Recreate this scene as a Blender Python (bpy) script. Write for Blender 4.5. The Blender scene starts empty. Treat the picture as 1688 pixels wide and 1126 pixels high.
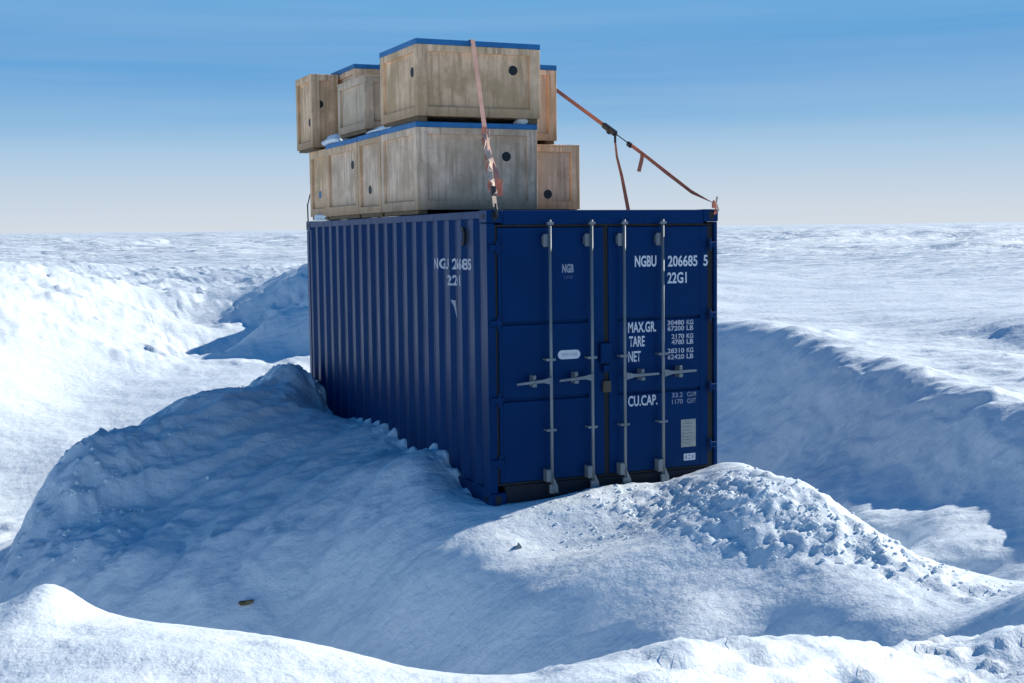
import bpy, bmesh, math, random
import numpy as np
from mathutils import Vector, Matrix, Euler
R = math.radians
random.seed(7)
C = bpy.context.scene.collection

# ------------------------------------------------------------------ camera
CAM = np.array([-4.60179, -10.83710, 2.37167])
RGT = np.array([0.91274238, -0.40834925, -0.01233868])
UPV = np.array([0.04285784, 0.06567292, 0.99692039])
FWD = np.array([0.40628138, 0.91046030, -0.07744342])
FPX = 2164.85
cd = bpy.data.cameras.new("camera"); co = bpy.data.objects.new("camera", cd); C.objects.link(co)
cd.sensor_width = 36; cd.lens = FPX / 1688 * 36; cd.clip_start = .1; cd.clip_end = 20000
co.matrix_world = Matrix(((RGT[0], UPV[0], -FWD[0], CAM[0]), (RGT[1], UPV[1], -FWD[1], CAM[1]),
                          (RGT[2], UPV[2], -FWD[2], CAM[2]), (0, 0, 0, 1)))
bpy.context.scene.camera = co

# ------------------------------------------------------------------ sky, sun, exposure
SKY_GAIN = 8.4
SUN_EL, SUN_AZ = 29.5, 6.0          # azimuth measured from +X towards +Y
w = bpy.data.worlds.new("World"); bpy.context.scene.world = w; w.use_nodes = True
wn = w.node_tree; wn.nodes.clear()
sky = wn.nodes.new("ShaderNodeTexSky"); sky.sky_type = 'NISHITA'; sky.sun_disc = False
sky.sun_elevation = R(SUN_EL); sky.sun_rotation = R(90 - SUN_AZ)
sky.altitude = 2500; sky.air_density = 1.15; sky.dust_density = 0.35; sky.ozone_density = 3.0
bg = wn.nodes.new("ShaderNodeBackground"); bg.inputs[1].default_value = 0.088
hs = wn.nodes.new("ShaderNodeHueSaturation"); hs.inputs["Saturation"].default_value = 1.3
# pale haze band of the polar horizon blended into the sky by elevation
tc_ = wn.nodes.new("ShaderNodeTexCoord"); sx_ = wn.nodes.new("ShaderNodeSeparateXYZ"); wn.links.new(tc_.outputs["Generated"], sx_.inputs[0])
rc_ = wn.nodes.new("ShaderNodeValToRGB"); wn.links.new(sx_.outputs[2], rc_.inputs[0])
HZ = [(0.0, (.68, .72, .76)), (.015, (.64, .70, .77)), (.035, (.56, .66, .77)), (.065, (.40, .58, .77)), (.09, (.24, .47, .73)), (.115, (.145, .38, .70)), (.145, (.115, .355, .68)), (.19, (.15, .40, .71))]
el_ = rc_.color_ramp.elements
while len(el_) < len(HZ): el_.new(.5)
for e_, (p_, c_) in zip(el_, HZ): e_.position = p_; e_.color = (*c_, 1)
sc_ = wn.nodes.new("ShaderNodeVectorMath"); sc_.operation = 'SCALE'; sc_.inputs["Scale"].default_value = SKY_GAIN; mpn_ = wn.nodes.new("ShaderNodeMapping"); mpn_.inputs["Scale"].default_value = (2.2, 2.2, 60); wn.links.new(tc_.outputs["Generated"], mpn_.inputs[0])
nz_ = wn.nodes.new("ShaderNodeTexNoise"); nz_.inputs["Scale"].default_value = 1.0; nz_.inputs["Detail"].default_value = 4; wn.links.new(mpn_.outputs[0], nz_.inputs["Vector"])
nr_ = wn.nodes.new("ShaderNodeMapRange"); nr_.inputs[1].default_value = .3; nr_.inputs[2].default_value = .7; nr_.inputs[3].default_value = 0; nr_.inputs[4].default_value = .16; wn.links.new(nz_.outputs[0], nr_.inputs[0])
st_ = wn.nodes.new("ShaderNodeMix"); st_.data_type = 'RGBA'; st_.inputs[7].default_value = (.55, .66, .78, 1); wn.links.new(nr_.outputs[0], st_.inputs[0]); wn.links.new(rc_.outputs[0], st_.inputs[6])
wn.links.new(st_.outputs[2], sc_.inputs[0])
rf_ = wn.nodes.new("ShaderNodeMapRange"); rf_.inputs[1].default_value = .14; rf_.inputs[2].default_value = .42; rf_.inputs[3].default_value = 1; rf_.inputs[4].default_value = 0
rf_.interpolation_type = 'SMOOTHSTEP'; wn.links.new(sx_.outputs[2], rf_.inputs[0])
mx_ = wn.nodes.new("ShaderNodeMix"); mx_.data_type = 'RGBA'
wo = wn.nodes.new("ShaderNodeOutputWorld")
wn.links.new(sky.outputs[0], hs.inputs["Color"]); wn.links.new(rf_.outputs[0], mx_.inputs[0]); tn_ = wn.nodes.new('ShaderNodeMix'); tn_.data_type = 'RGBA'; tn_.blend_type = 'MULTIPLY'; tn_.inputs[0].default_value = 1; tn_.inputs[7].default_value = (.55, 1.0, 1.04, 1)
wn.links.new(hs.outputs[0], tn_.inputs[6]); wn.links.new(tn_.outputs[2], mx_.inputs[6]); wn.links.new(sc_.outputs[0], mx_.inputs[7]); wn.links.new(mx_.outputs[2], bg.inputs[0]); wn.links.new(bg.outputs[0], wo.inputs[0])
ld = bpy.data.lights.new("sun", 'SUN'); ld.energy = 4.3; ld.angle = R(.55); ld.color = (1, .925, .82)
lo = bpy.data.objects.new("sun", ld); C.objects.link(lo)
sd = Vector((math.cos(R(SUN_EL)) * math.cos(R(SUN_AZ)), math.cos(R(SUN_EL)) * math.sin(R(SUN_AZ)), math.sin(R(SUN_EL))))
lo.rotation_euler = sd.to_track_quat('Z', 'Y').to_euler(); lo.location = (30, 5, 20)
vs = bpy.context.scene.view_settings
vs.view_transform = 'Standard'; vs.look = 'None'; vs.exposure = 0.45; vs.gamma = 1.0

# ------------------------------------------------------------------ helpers
def tag(o, label=None, cat=None, group=None, kind=None):
    for k, v in (("label", label), ("category", cat), ("group", group), ("kind", kind)):
        if v: o[k] = v
    return o
def empty(name, loc):
    o = bpy.data.objects.new(name, None); o.location = loc; o.empty_display_size = .2; C.objects.link(o); return o
def on_y(px, py, Y):
    d = FWD + RGT * (px - 844) / FPX - UPV * (py - 563) / FPX
    return CAM + d * (Y - CAM[1]) / d[1]
def on_x(px, py, X):
    d = FWD + RGT * (px - 844) / FPX - UPV * (py - 563) / FPX
    return CAM + d * (X - CAM[0]) / d[0]

class MB:
    """collects shapes in world coordinates and links them as one mesh"""
    def __init__(s): s.bm = bmesh.new()
    def box(s, a, b, bev=0.0, rot=None):
        a = Vector(a); b = Vector(b); c = (a + b) / 2; d = b - a
        g = bmesh.ops.create_cube(s.bm, size=1)
        vsx = g['verts']
        for v in vsx: v.co = Vector((v.co.x * d.x, v.co.y * d.y, v.co.z * d.z))
        if bev > 0:
            es = {e for v in vsx for e in v.link_edges}
            r = bmesh.ops.bevel(s.bm, geom=list(es), offset=min(bev, .45 * min(abs(d.x), abs(d.y), abs(d.z))), segments=1, affect='EDGES')
            vsx = list({v for f in r['faces'] for v in f.verts} | {v for v in vsx if v.is_valid})
            seen = set(vsx); st = list(vsx)
            while st:
                v = st.pop()
                for e in v.link_edges:
                    o = e.other_vert(v)
                    if o not in seen: seen.add(o); st.append(o)
            vsx = list(seen)
        m = rot.to_matrix() if rot else Matrix.Identity(3)
        for v in vsx: v.co = m @ v.co + c
        return s
    def poly_prism(s, pts, n):
        """extrudes a closed outline (list of Vectors) along n"""
        n = Vector(n); k = len(pts)
        A = [s.bm.verts.new(Vector(p)) for p in pts]; B = [s.bm.verts.new(Vector(p) + n) for p in pts]
        s.bm.faces.new(A[::-1]); s.bm.faces.new(B)
        for i in range(k): s.bm.faces.new((A[i], A[(i + 1) % k], B[(i + 1) % k], B[i]))
        return s
    def tube(s, pts, r, seg=10, flat=None):
        pts = [Vector(p) for p in pts]; rings = []
        rr = r if isinstance(r, (list, tuple)) else [r] * len(pts)
        up = Vector((.13, .21, .97))
        for i, p in enumerate(pts):
            t = (pts[min(i + 1, len(pts) - 1)] - pts[max(i - 1, 0)]).normalized()
            a = t.cross(up)
            if a.length < 1e-3: a = t.cross(Vector((1, 0, 0)))
            a.normalize(); b = t.cross(a)
            rings.append([s.bm.verts.new(p + (a * math.cos(2 * math.pi * k / seg) + b * math.sin(2 * math.pi * k / seg)) * rr[i]) for k in range(seg)])
        for A, B in zip(rings, rings[1:]):
            for k in range(seg): s.bm.faces.new((A[k], A[(k + 1) % seg], B[(k + 1) % seg], B[k]))
        s.bm.faces.new(rings[0][::-1]); s.bm.faces.new(rings[-1])
        return s
    def disc(s, c, n, r, t, seg=20, sy=1.0):
        c = Vector(c); n = Vector(n).normalized()
        a = n.orthogonal().normalized()
        if abs(n.z) < .5: a = Vector((0, 0, 1)).cross(n).normalized()
        b = n.cross(a)
        pts = [c + a * math.cos(2 * math.pi * k / seg) * r + b * math.sin(2 * math.pi * k / seg) * r * sy for k in range(seg)]
        return s.poly_prism(pts, n * t)
    def ribbon(s, pts, wd, side, th=.003, twist=None):
        """flat webbing following pts; side = width direction"""
        pts = [Vector(p) for p in pts]; rings = []
        for i, p in enumerate(pts):
            t = (pts[min(i + 1, len(pts) - 1)] - pts[max(i - 1, 0)]).normalized()
            a = Vector(side); a = (a - t * a.dot(t)).normalized()
            if twist: a = Matrix.Rotation(twist[i], 3, t) @ a
            b = t.cross(a)
            rings.append([s.bm.verts.new(p + a * x * wd / 2 + b * y * th / 2) for x, y in ((-1, -1), (1, -1), (1, 1), (-1, 1))])
        for A, B in zip(rings, rings[1:]):
            for k in range(4): s.bm.faces.new((A[k], A[(k + 1) % 4], B[(k + 1) % 4], B[k]))
        s.bm.faces.new(rings[0][::-1]); s.bm.faces.new(rings[-1])
        return s
    def build(s, name, mat, parent=None, smooth=False, origin=None):
        bmesh.ops.recalc_face_normals(s.bm, faces=s.bm.faces)
        me = bpy.data.meshes.new(name)
        o = bpy.data.objects.new(name, me); C.objects.link(o)
        if parent:
            o.parent = parent; off = Vector(parent_world(parent))
        else: off = Vector(origin) if origin else Vector((0, 0, 0))
        if not parent and origin: o.location = off
        for v in s.bm.verts: v.co -= off
        s.bm.to_mesh(me); s.bm.free()
        me.materials.append(mat)
        if smooth:
            for p in me.polygons: p.use_smooth = True
        return o
def parent_world(o):
    l = Vector(o.location)
    while o.parent: o = o.parent; l += Vector(o.location)
    return l

def mat(name, col, rough=.6, spec=.5, metal=0.0):
    m = bpy.data.materials.new(name); m.use_nodes = True
    b = m.node_tree.nodes["Principled BSDF"]
    b.inputs["Base Color"].default_value = (*col, 1); b.inputs["Roughness"].default_value = rough
    b.inputs["Specular IOR Level"].default_value = spec; b.inputs["Metallic"].default_value = metal
    return m, m.node_tree, b
def noise_node(nt, scale, detail=5, rough=.6, vec=None, dim=None):
    n = nt.nodes.new("ShaderNodeTexNoise"); n.inputs["Scale"].default_value = scale
    n.inputs["Detail"].default_value = detail; n.inputs["Roughness"].default_value = rough
    if vec: nt.links.new(vec, n.inputs["Vector"])
    return n
def mapped(nt, sc, src="Object", rot=(0, 0, 0)):
    t = nt.nodes.new("ShaderNodeTexCoord"); mp = nt.nodes.new("ShaderNodeMapping")
    mp.inputs["Scale"].default_value = sc; mp.inputs["Rotation"].default_value = rot
    nt.links.new(t.outputs[src], mp.inputs["Vector"]); return mp.outputs[0]
def ramp(nt, src, stops):
    r = nt.nodes.new("ShaderNodeValToRGB"); e = r.color_ramp.elements
    while len(e) < len(stops): e.new(.5)
    for el, (p, c) in zip(e, stops): el.position = p; el.color = (*c, 1) if len(c) == 3 else c
    nt.links.new(src, r.inputs[0]); return r.outputs[0]
def mix(nt, fac, a, b, mode='MIX'):
    n = nt.nodes.new("ShaderNodeMix"); n.data_type = 'RGBA'; n.blend_type = mode
    for inp, v in ((n.inputs[0], fac), (n.inputs[6], a), (n.inputs[7], b)):
        if hasattr(v, "is_linked") or isinstance(v, bpy.types.NodeSocket): nt.links.new(v, inp)
        elif isinstance(v, tuple): inp.default_value = (*v, 1)
        else: inp.default_value = v
    return n.outputs[2]
def bump(nt, b, h, st, dist):
    n = nt.nodes.new("ShaderNodeBump"); n.inputs["Strength"].default_value = st; n.inputs["Distance"].default_value = dist
    nt.links.new(h, n.inputs["Height"]); nt.links.new(n.outputs[0], b.inputs["Normal"])
    return n

# ------------------------------------------------------------------ materials
def make_snow():
    m, nt, b = mat("snow", (.8, .86, .93), .55, .3)
    v = mapped(nt, (1, 1, 1))
    n1 = noise_node(nt, 9, 3, .5, v)
    v2 = mapped(nt, (2.0, 7.0, 4.0), rot=(0, 0, R(24)))
    n2 = noise_node(nt, 1.1, 4, .52, v2)
    a = nt.nodes.new("ShaderNodeMath"); a.operation = 'MULTIPLY_ADD'; a.inputs[1].default_value = .5
    nt.links.new(n1.outputs[0], a.inputs[0]); nt.links.new(n2.outputs[0], a.inputs[2])
    ng = noise_node(nt, 42, 3, .7, v); ag = nt.nodes.new("ShaderNodeMath"); ag.operation = 'MULTIPLY_ADD'; ag.inputs[1].default_value = .16
    nt.links.new(ng.outputs[0], ag.inputs[0]); nt.links.new(a.outputs[0], ag.inputs[2])
    bn = bump(nt, b, ag.outputs[0], .55, .06)
    # sastrugi of the distant plain
    g_ = nt.nodes.new("ShaderNodeNewGeometry"); ln = nt.nodes.new("ShaderNodeVectorMath"); ln.operation = 'LENGTH'; nt.links.new(g_.outputs["Position"], ln.inputs[0])
    mr = nt.nodes.new("ShaderNodeMapRange"); mr.inputs[1].default_value = 22; mr.inputs[2].default_value = 60; nt.links.new(ln.outputs["Value"], mr.inputs[0])
    n3 = noise_node(nt, .16, 7, .62, mapped(nt, (.55, 1.9, 1), rot=(0, 0, R(-10))))
    n4 = noise_node(nt, .03, 6, .6, mapped(nt, (.5, 1.7, 1), rot=(0, 0, R(5))))
    ml = nt.nodes.new("ShaderNodeMath"); ml.operation = 'MULTIPLY_ADD'; ml.inputs[1].default_value = 3.0; nt.links.new(n4.outputs[0], ml.inputs[0]); nt.links.new(n3.outputs[0], ml.inputs[2])
    mm = nt.nodes.new("ShaderNodeMath"); mm.operation = 'MULTIPLY'; nt.links.new(mr.outputs[0], mm.inputs[0]); nt.links.new(ml.outputs[0], mm.inputs[1])
    b2 = nt.nodes.new("ShaderNodeBump"); b2.inputs["Strength"].default_value = 1.0; b2.inputs["Distance"].default_value = 1.9
    nt.links.new(mm.outputs[0], b2.inputs["Height"]); nt.links.new(b2.outputs[0], bn.inputs["Normal"])
    nt.links.new(ramp(nt, n2.outputs[0], [(.3, (.74, .84, .90)), (.7, (.80, .88, .92))]), b.inputs["Base Color"])
    return m
SNOW = make_snow()

def make_paint():
    m, nt, b = mat("navy_paint", (.01, .05, .25), .38, .45)
    b.inputs["Specular Tint"].default_value = (.10, .42, 1, 1)
    v = mapped(nt, (1, 1, 1)); n = noise_node(nt, 1.1, 6, .6, v)
    vs_ = mapped(nt, (9, 9, .7)); n2 = noise_node(nt, 2.5, 5, .65, vs_)
    c1 = ramp(nt, n.outputs[0], [(.3, (.0005, .014, .070)), (.7, (.001, .020, .095))])
    c2 = ramp(nt, n2.outputs[0], [(.55, (0, 0, 0)), (.85, (.4, .4, .4))])
    nt.links.new(mix(nt, c2, c1, (.006, .024, .085)), b.inputs["Base Color"])
    nt.links.new(ramp(nt, n2.outputs[0], [(.3, (.36,) * 3), (.8, (.58,) * 3)]), b.inputs["Roughness"])
    bump(nt, b, n2.outputs[0], .15, .01)
    return m
PAINT = make_paint()
def make_wood(name, light, dark, stain, wet=.75):
    m, nt, b = mat(name, light, .75, .25)
    oi = nt.nodes.new("ShaderNodeObjectInfo")
    tc = nt.nodes.new("ShaderNodeTexCoord"); ad = nt.nodes.new("ShaderNodeVectorMath"); ad.operation = 'ADD'
    nt.links.new(tc.outputs["Object"], ad.inputs[0]); nt.links.new(oi.outputs["Location"], ad.inputs[1])
    mp = nt.nodes.new("ShaderNodeMapping"); mp.inputs["Scale"].default_value = (13, 13, 1.1); nt.links.new(ad.outputs[0], mp.inputs[0])
    g = noise_node(nt, 1.6, 7, .62, mp.outputs[0])
    s = noise_node(nt, 2.2, 6, .6, ad.outputs[0])
    f = noise_node(nt, 30, 3, .6, ad.outputs[0])
    c = ramp(nt, g.outputs[0], [(.30, dark), (.5, light), (.76, tuple(x * 1.25 for x in light))])
    c = mix(nt, ramp(nt, s.outputs[0], [(.42, (0, 0, 0)), (.60, (.85,) * 3)]), c, stain)
    c = mix(nt, ramp(nt, f.outputs[0], [(.62, (0, 0, 0)), (.72, (.45,) * 3)]), c, dark)
    sp = nt.nodes.new("ShaderNodeSeparateXYZ"); nt.links.new(tc.outputs["Object"], sp.inputs[0])
    ma = nt.nodes.new("ShaderNodeMath"); ma.operation = 'MULTIPLY_ADD'; ma.inputs[1].default_value = .55; nt.links.new(s.outputs[0], ma.inputs[0]); nt.links.new(sp.outputs[2], ma.inputs[2])
    c = mix(nt, ramp(nt, ma.outputs[0], [(.30, (wet,) * 3), (.52, (0, 0, 0))]), c, tuple(x * .45 for x in stain))
    dk = noise_node(nt, 5, 6, .7, ad.outputs[0])
    c = mix(nt, ramp(nt, dk.outputs[0], [(.60, (0, 0, 0)), (.74, (.6,) * 3)]), c, tuple(x * .7 for x in dark))
    nt.links.new(c, b.inputs["Base Color"]); bump(nt, b, g.outputs[0], .3, .006)
    return m
PLY = make_wood("plywood", (.90, .60, .37), (.42, .26, .15), (.56, .36, .19), .6)
PLYG = make_wood("grey_plywood", (.90, .65, .46), (.46, .31, .20), (.56, .39, .25), .9)
PINE = make_wood("pine", (.72, .55, .40), (.44, .30, .19), (.56, .42, .28))
BATT = make_wood("batten_wood", (.90, .61, .38), (.44, .26, .14), (.58, .37, .21))
SKID = make_wood("skid_wood", (.33, .22, .12), (.14, .09, .05), (.2, .15, .09))
def weathered(name, c, rough=.5, metal=0., amt=.35, sc=6):
    m, nt, b = mat(name, c, rough, .5, metal)
    n = noise_node(nt, sc, 6, .6, mapped(nt, (1, 1, .5)))
    nt.links.new(ramp(nt, n.outputs[0], [(.3, tuple(x * (1 - amt) for x in c)), (.7, c)]), b.inputs["Base Color"])
    return m
BLUE = weathered("blue_lid_paint", (.01, .19, .47), .5)
BLUEH = weathered("pale_blue_plug", (.05, .22, .45), .6)
STEEL = weathered("galvanised_steel", (.22, .26, .29), .5, .25)
DARK = weathered("black_rubber", (.012, .014, .018), .7)
HOLE = weathered("dark_plug", (.006, .010, .018), .6)
WHITE = weathered("white_lettering", (.70, .74, .80), .6, 0, .15, 20)
WHITE2 = weathered("faded_lettering", (.34, .38, .48), .6, 0, .35, 30)
WHITE3 = weathered("worn_small_lettering", (.55, .59, .66), .6, 0, .3, 30)
PLATE = weathered("aluminium_plate", (.40, .43, .41), .5, .2, .4, 40)
WEBP = weathered("faded_pink_webbing", (.62, .36, .29), .8)
WEBR = weathered("red_webbing", (.75, .25, .15), .8)
WEBD = weathered("dark_red_webbing", (.42, .17, .13), .8)
WEBW = weathered("pale_webbing", (.75, .56, .43), .8)
IRON = weathered("dark_iron", (.03, .035, .04), .5, .4)
SCRAP = weathered("brown_scrap", (.17, .13, .06), .8)
GREYI = weathered("grey_ice", (.22, .27, .30), .6)

# ------------------------------------------------------------------ snow ground
def hash2(ix, iy, seed):
    h = (ix.astype(np.int64) * 374761393 + iy.astype(np.int64) * 668265263 + seed * 1442695041) & 0x7fffffff
    h = ((h ^ (h >> 13)) * 1274126177) & 0x7fffffff
    return (h ^ (h >> 16)) & 0x7fffffff
def perlin(x, y, seed=0):
    ix = np.floor(x); iy = np.floor(y); fx = x - ix; fy = y - iy
    u = fx ** 3 * (fx * (fx * 6 - 15) + 10); v = fy ** 3 * (fy * (fy * 6 - 15) + 10)
    def g(dx, dy):
        a = hash2(ix + dx, iy + dy, seed) * (2 * math.pi / 0x7fffffff)
        return np.cos(a) * (fx - dx) + np.sin(a) * (fy - dy)
    return ((g(0, 0) * (1 - u) + g(1, 0) * u) * (1 - v) + (g(0, 1) * (1 - u) + g(1, 1) * u) * v) * 1.5
def fbm(x, y, o=4, seed=0, gain=.5):
    s = 0; a = 1
    for i in range(o): s = s + a * perlin(x * 2 ** i + 17.3 * i, y * 2 ** i - 9.1 * i, seed + i); a *= gain
    return s
def ridged(x, y, o=4, seed=0, gain=.5):
    s = 0; a = 1
    for i in range(o): s = s + a * (1 - 2 * np.abs(perlin(x * 2 ** i + 5.3 * i, y * 2 ** i + 3.7 * i, seed + i)) - .44); a *= gain
    return s
def sstep(a, b, x):
    t = np.clip((x - a) / (b - a), 0, 1); return t * t * (3 - 2 * t)

PTS = []
def P(px, py, d):      # visible surface point at depth d
    q = CAM + d * (FWD + RGT * (px - 844) / FPX - UPV * (py - 563) / FPX); PTS.append(tuple(q))
def Hd(px, d, z):      # hidden ground at depth d
    q = CAM + d * (FWD + RGT * (px - 844) / FPX); PTS.append((q[0], q[1], z))
def Wd(x, y, z): PTS.append((x, y, z))
# near lip of the hollow
for px, py, d in ((-150, 1000, 5.8), (0, 1008, 5.7), (35, 1008, 5.6), (70, 988, 5.55), (100, 1002, 5.5), (130, 1028, 5.5), (350, 1045, 5.45), (520, 1066, 5.4),
                  (700, 1106, 5.3), (840, 1120, 5.25), (960, 1092, 5.3), (1100, 1066, 5.5), (1240, 1062, 5.8), (1400, 1066, 6.1), (1500, 1061, 6.4), (1600, 1048, 6.9)):
    P(px, py, d); z = PTS[-1][2]
    Hd(px, d + .8, z - .68)
    if px < 1250: Hd(px, d + 2.2, -1.25 if px < 1000 else -.9); Hd(px, d + (3.9 if px < 800 else 3.2), -1.35 if px < 800 else (-1.0 if px < 1000 else -.72))
    elif px < 1450: Hd(px, d + 1.9, -.75)
    Hd(px, d - .9, z - .02 if px != 70 else z - .12)
for px in (-400, 100, 600, 1100, 1600): Hd(px, 3.2, .74)
P(1688, 1000, 8.2); P(1688, 1050, 7.0); P(1688, 1126, 5.6); P(1600, 1012, 8.8); P(1480, 1010, 9.0); P(1330, 1040, 9.15)
# left part of the mound and the bright floor and bank beyond
P(0, 952, 12.2); P(0, 1000, 11.8); Hd(-150, 11.8, -1.2); Hd(-60, 12.6, -1.15); Hd(-60, 14, -1.45); Hd(0, 13.1, -1.15); P(42, 842, 13.2); P(52, 900, 12.5)
Hd(0, 14.2, -1.45); P(0, 936, 15.8); P(0, 800, 18.5); P(0, 700, 20); P(0, 600, 22); P(0, 500, 25); P(0, 437, 31); Hd(0, 45, 1.75)
P(95, 788, 13.9); P(100, 850, 12.8); P(100, 930, 11.9); P(100, 990, 11.6)
Hd(100, 16.3, -1.1); P(100, 748, 19.3); P(100, 650, 22); P(100, 540, 25); P(100, 446, 33); Hd(100, 45, 1.7)
P(200, 722, 14.6); P(200, 800, 13.3); P(200, 900, 12.1); P(200, 1000, 11.6)
Hd(200, 16.8, -.75); P(200, 700, 20.5); P(200, 600, 24); P(200, 500, 29); P(205, 452, 43); Hd(205, 50, 1.5)
P(300, 666, 15.8); P(300, 760, 13.9); P(300, 870, 12.5); P(300, 1000, 11.6)
Hd(300, 18, -.45); P(300, 650, 22); P(300, 580, 27); P(255, 470, 39); P(320, 535, 31.2); P(320, 480, 36); P(320, 445, 44)
P(400, 652, 16.5); P(400, 640, 17.5); P(400, 760, 14.0); P(400, 880, 12.3); P(400, 1000, 11.6)
Hd(400, 19.6, -.1); P(400, 610, 24); P(400, 577, 27.6); P(400, 565, 28.2); P(400, 500, 32.0); P(400, 450, 40)
P(500, 600, 16.9); P(455, 610, 16.7); P(425, 632, 16.8); P(500, 660, 16.2); P(500, 700, 15); P(500, 800, 13.1); P(500, 900, 12.1); P(500, 1000, 11.6)
Hd(500, 20.5, .25); P(500, 592, 25); P(500, 582, 26); P(500, 500, 29.6); P(500, 450, 36); Hd(520, 28, .8); Hd(580, 29, 2.1); Hd(640, 31, 2.2); Hd(570, 32, 2.1); Hd(600, 27.3, 1.9); Hd(580, 35, 2.0)  # highest hidden points: unseen hill added to cast shade over this slope
for px, z in ((220, 1.5), (300, 1.5), (400, 1.55), (500, 1.6), (600, 1.6)): Hd(px, 50, z - .1)
P(600, 800, 12.7); P(640, 900, 11.7); P(600, 1000, 11.3); P(700, 1000, 10.95); P(700, 1080, 10.65); P(500, 1050, 11.5)
P(750, 880, 11.5); P(800, 900, 11.2); P(850, 905, 11.2); P(880, 866, 11.6); P(900, 1000, 10.2); P(900, 1080, 9.8)
# contact of the snow with the container
for px, py in ((512, 657), (540, 680), (572, 694), (614, 699), (641, 710), (678, 745), (711, 744), (738, 752), (766, 785), (798, 828)):
    q = on_x(px, py, 0.0); PTS.append(tuple(q)); PTS.append((.7, q[1], q[2] - .12))
for px, py in ((815, 836), (850, 824), (900, 812), (950, 803), (1000, 799), (1050, 797), (1100, 791), (1150, 785), (1183, 776)):
    q = on_y(px, py, 0.0); PTS.append(tuple(q)); PTS.append((q[0], .7, q[2] - .1))
# right part of the mound
P(1000, 862, 11.5); P(1000, 930, 10.45); P(1000, 1060, 9.7); P(1060, 825, 11.9); P(1060, 880, 10.9); P(1000, 900, 10.9); P(1186, 880, 10.5); P(1186, 960, 10.0); P(1186, 1040, 9.3)
for px, py, d in ((1186, 775, 12.8), (1230, 778, 12.6), (1300, 810, 12.0), (1430, 866, 11.0), (1560, 930, 9.9), (1688, 975, 8.9)):
    P(px, py, d); z = PTS[-1][2]
    if px < 1600: Hd(px, d + 1.1, z - .75 + (.25 if px > 1500 else 0))
    else: Hd(px, d + 1, z - .25)
P(1330, 930, 9.95); P(1450, 960, 9.5); P(1560, 985, 9.3)
Hd(1186, 15.5, -.85); Hd(1190, 17.6, -1.15); Wd(2.9, 3, -.3); Wd(3.0, 6, -.3); Wd(1.2, 6.6, .15); Wd(1.2, 3, -.15)
# shaded bank on the right
BANK = np.array([(1190, 530, 23.3, 772, 18.5), (1300, 545, 21.2, 830, 15.2), (1400, 584, 18.8, 868, 13.2), (1500, 614, 16.7, 886, 12.35), (1600, 648, 14.9, 884, 11.9), (1688, 680, 13.7, 878, 11.7), (1850, 730, 12.0, 900, 10.6)])
for px in (1190, 1240, 1300, 1352, 1400, 1452, 1500, 1550, 1600, 1688, 1850):
    top, dt, bot, db = [np.interp(px, BANK[:, 0], BANK[:, k]) for k in (1, 2, 3, 4)]
    P(px, top, dt); z = PTS[-1][2]; P(px, bot, db)
    P(px, top * .62 + bot * .38, dt * .66 + db * .34); P(px, top * .25 + bot * .75, dt * .30 + db * .70)
    Hd(px, dt + .9, z + .01)
for px, dt in ((1190, 23.3), (1300, 21.2), (1400, 18.8), (1500, 16.7), (1600, 14.9), (1700, 13.6)): Hd(px, dt + 3, .78 - .0004 * (px - 1190)); Hd(px, dt + 7, .84)
P(1600, 922, 11.25); P(1688, 935, 11.0); P(1520, 904, 11.75)
P(1190, 455, 44); P(1300, 458, 40); P(1450, 470, 34); P(1688, 484, 29); P(1688, 560, 20.5); P(1450, 520, 25)
for px, d in ((1190, 49), (1300, 45), (1450, 39), (1688, 34)): Hd(px, d, .62)
for px, d in ((1190, 75), (1450, 75), (1800, 60), (0, 60), (200, 70), (500, 75), (800, 75)): Hd(px, d, 1.3)
Wd(9, -2, .8); Wd(7, -6, .75); Wd(12, 4, .85); Wd(3, -9, .75); Wd(-2, -13, .75); Wd(-8, -11, .75); Wd(-11, -6, .8)
Wd(-7, 4.5, -.7); Wd(-10, 5, 1.2); Wd(-7, .5, -.45); Wd(-10, -1, .95); Wd(-12, 12, 1.7); Wd(-9, 9, 1.1); Wd(-7.5, -3.2, .5)
Wd(4, 12, -.4); Wd(8, 12, .6); Wd(2, 16, .9); Wd(0, 10, -.1); Wd(20, 0, .9); Wd(-20, 0, 1.2); Wd(0, -25, .7); Wd(14, -14, .7); Wd(-16, -12, .8)
PT = np.array(PTS, float)
CC = .80
def kern(r2): return np.sqrt(r2 + CC * CC)
def solve_surface():
    n = len(PT); X = PT[:, :2]
    K = kern(((X[:, None] - X[None]) ** 2).sum(-1)) - np.eye(n) * .005
    Q = np.c_[np.ones(n), X]
    A = np.zeros((n + 3, n + 3)); A[:n, :n] = K; A[:n, n:] = Q; A[n:, :n] = Q.T
    return np.linalg.solve(A, np.r_[PT[:, 2], 0, 0, 0])
SOL = solve_surface()
def base_h(x, y):
    z = np.zeros_like(x); n = len(PT)
    for i in range(n):
        z += SOL[i] * np.sqrt((x - PT[i, 0]) ** 2 + (y - PT[i, 1]) ** 2 + CC * CC)
    return z + SOL[n] + SOL[n + 1] * x + SOL[n + 2] * y
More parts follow.
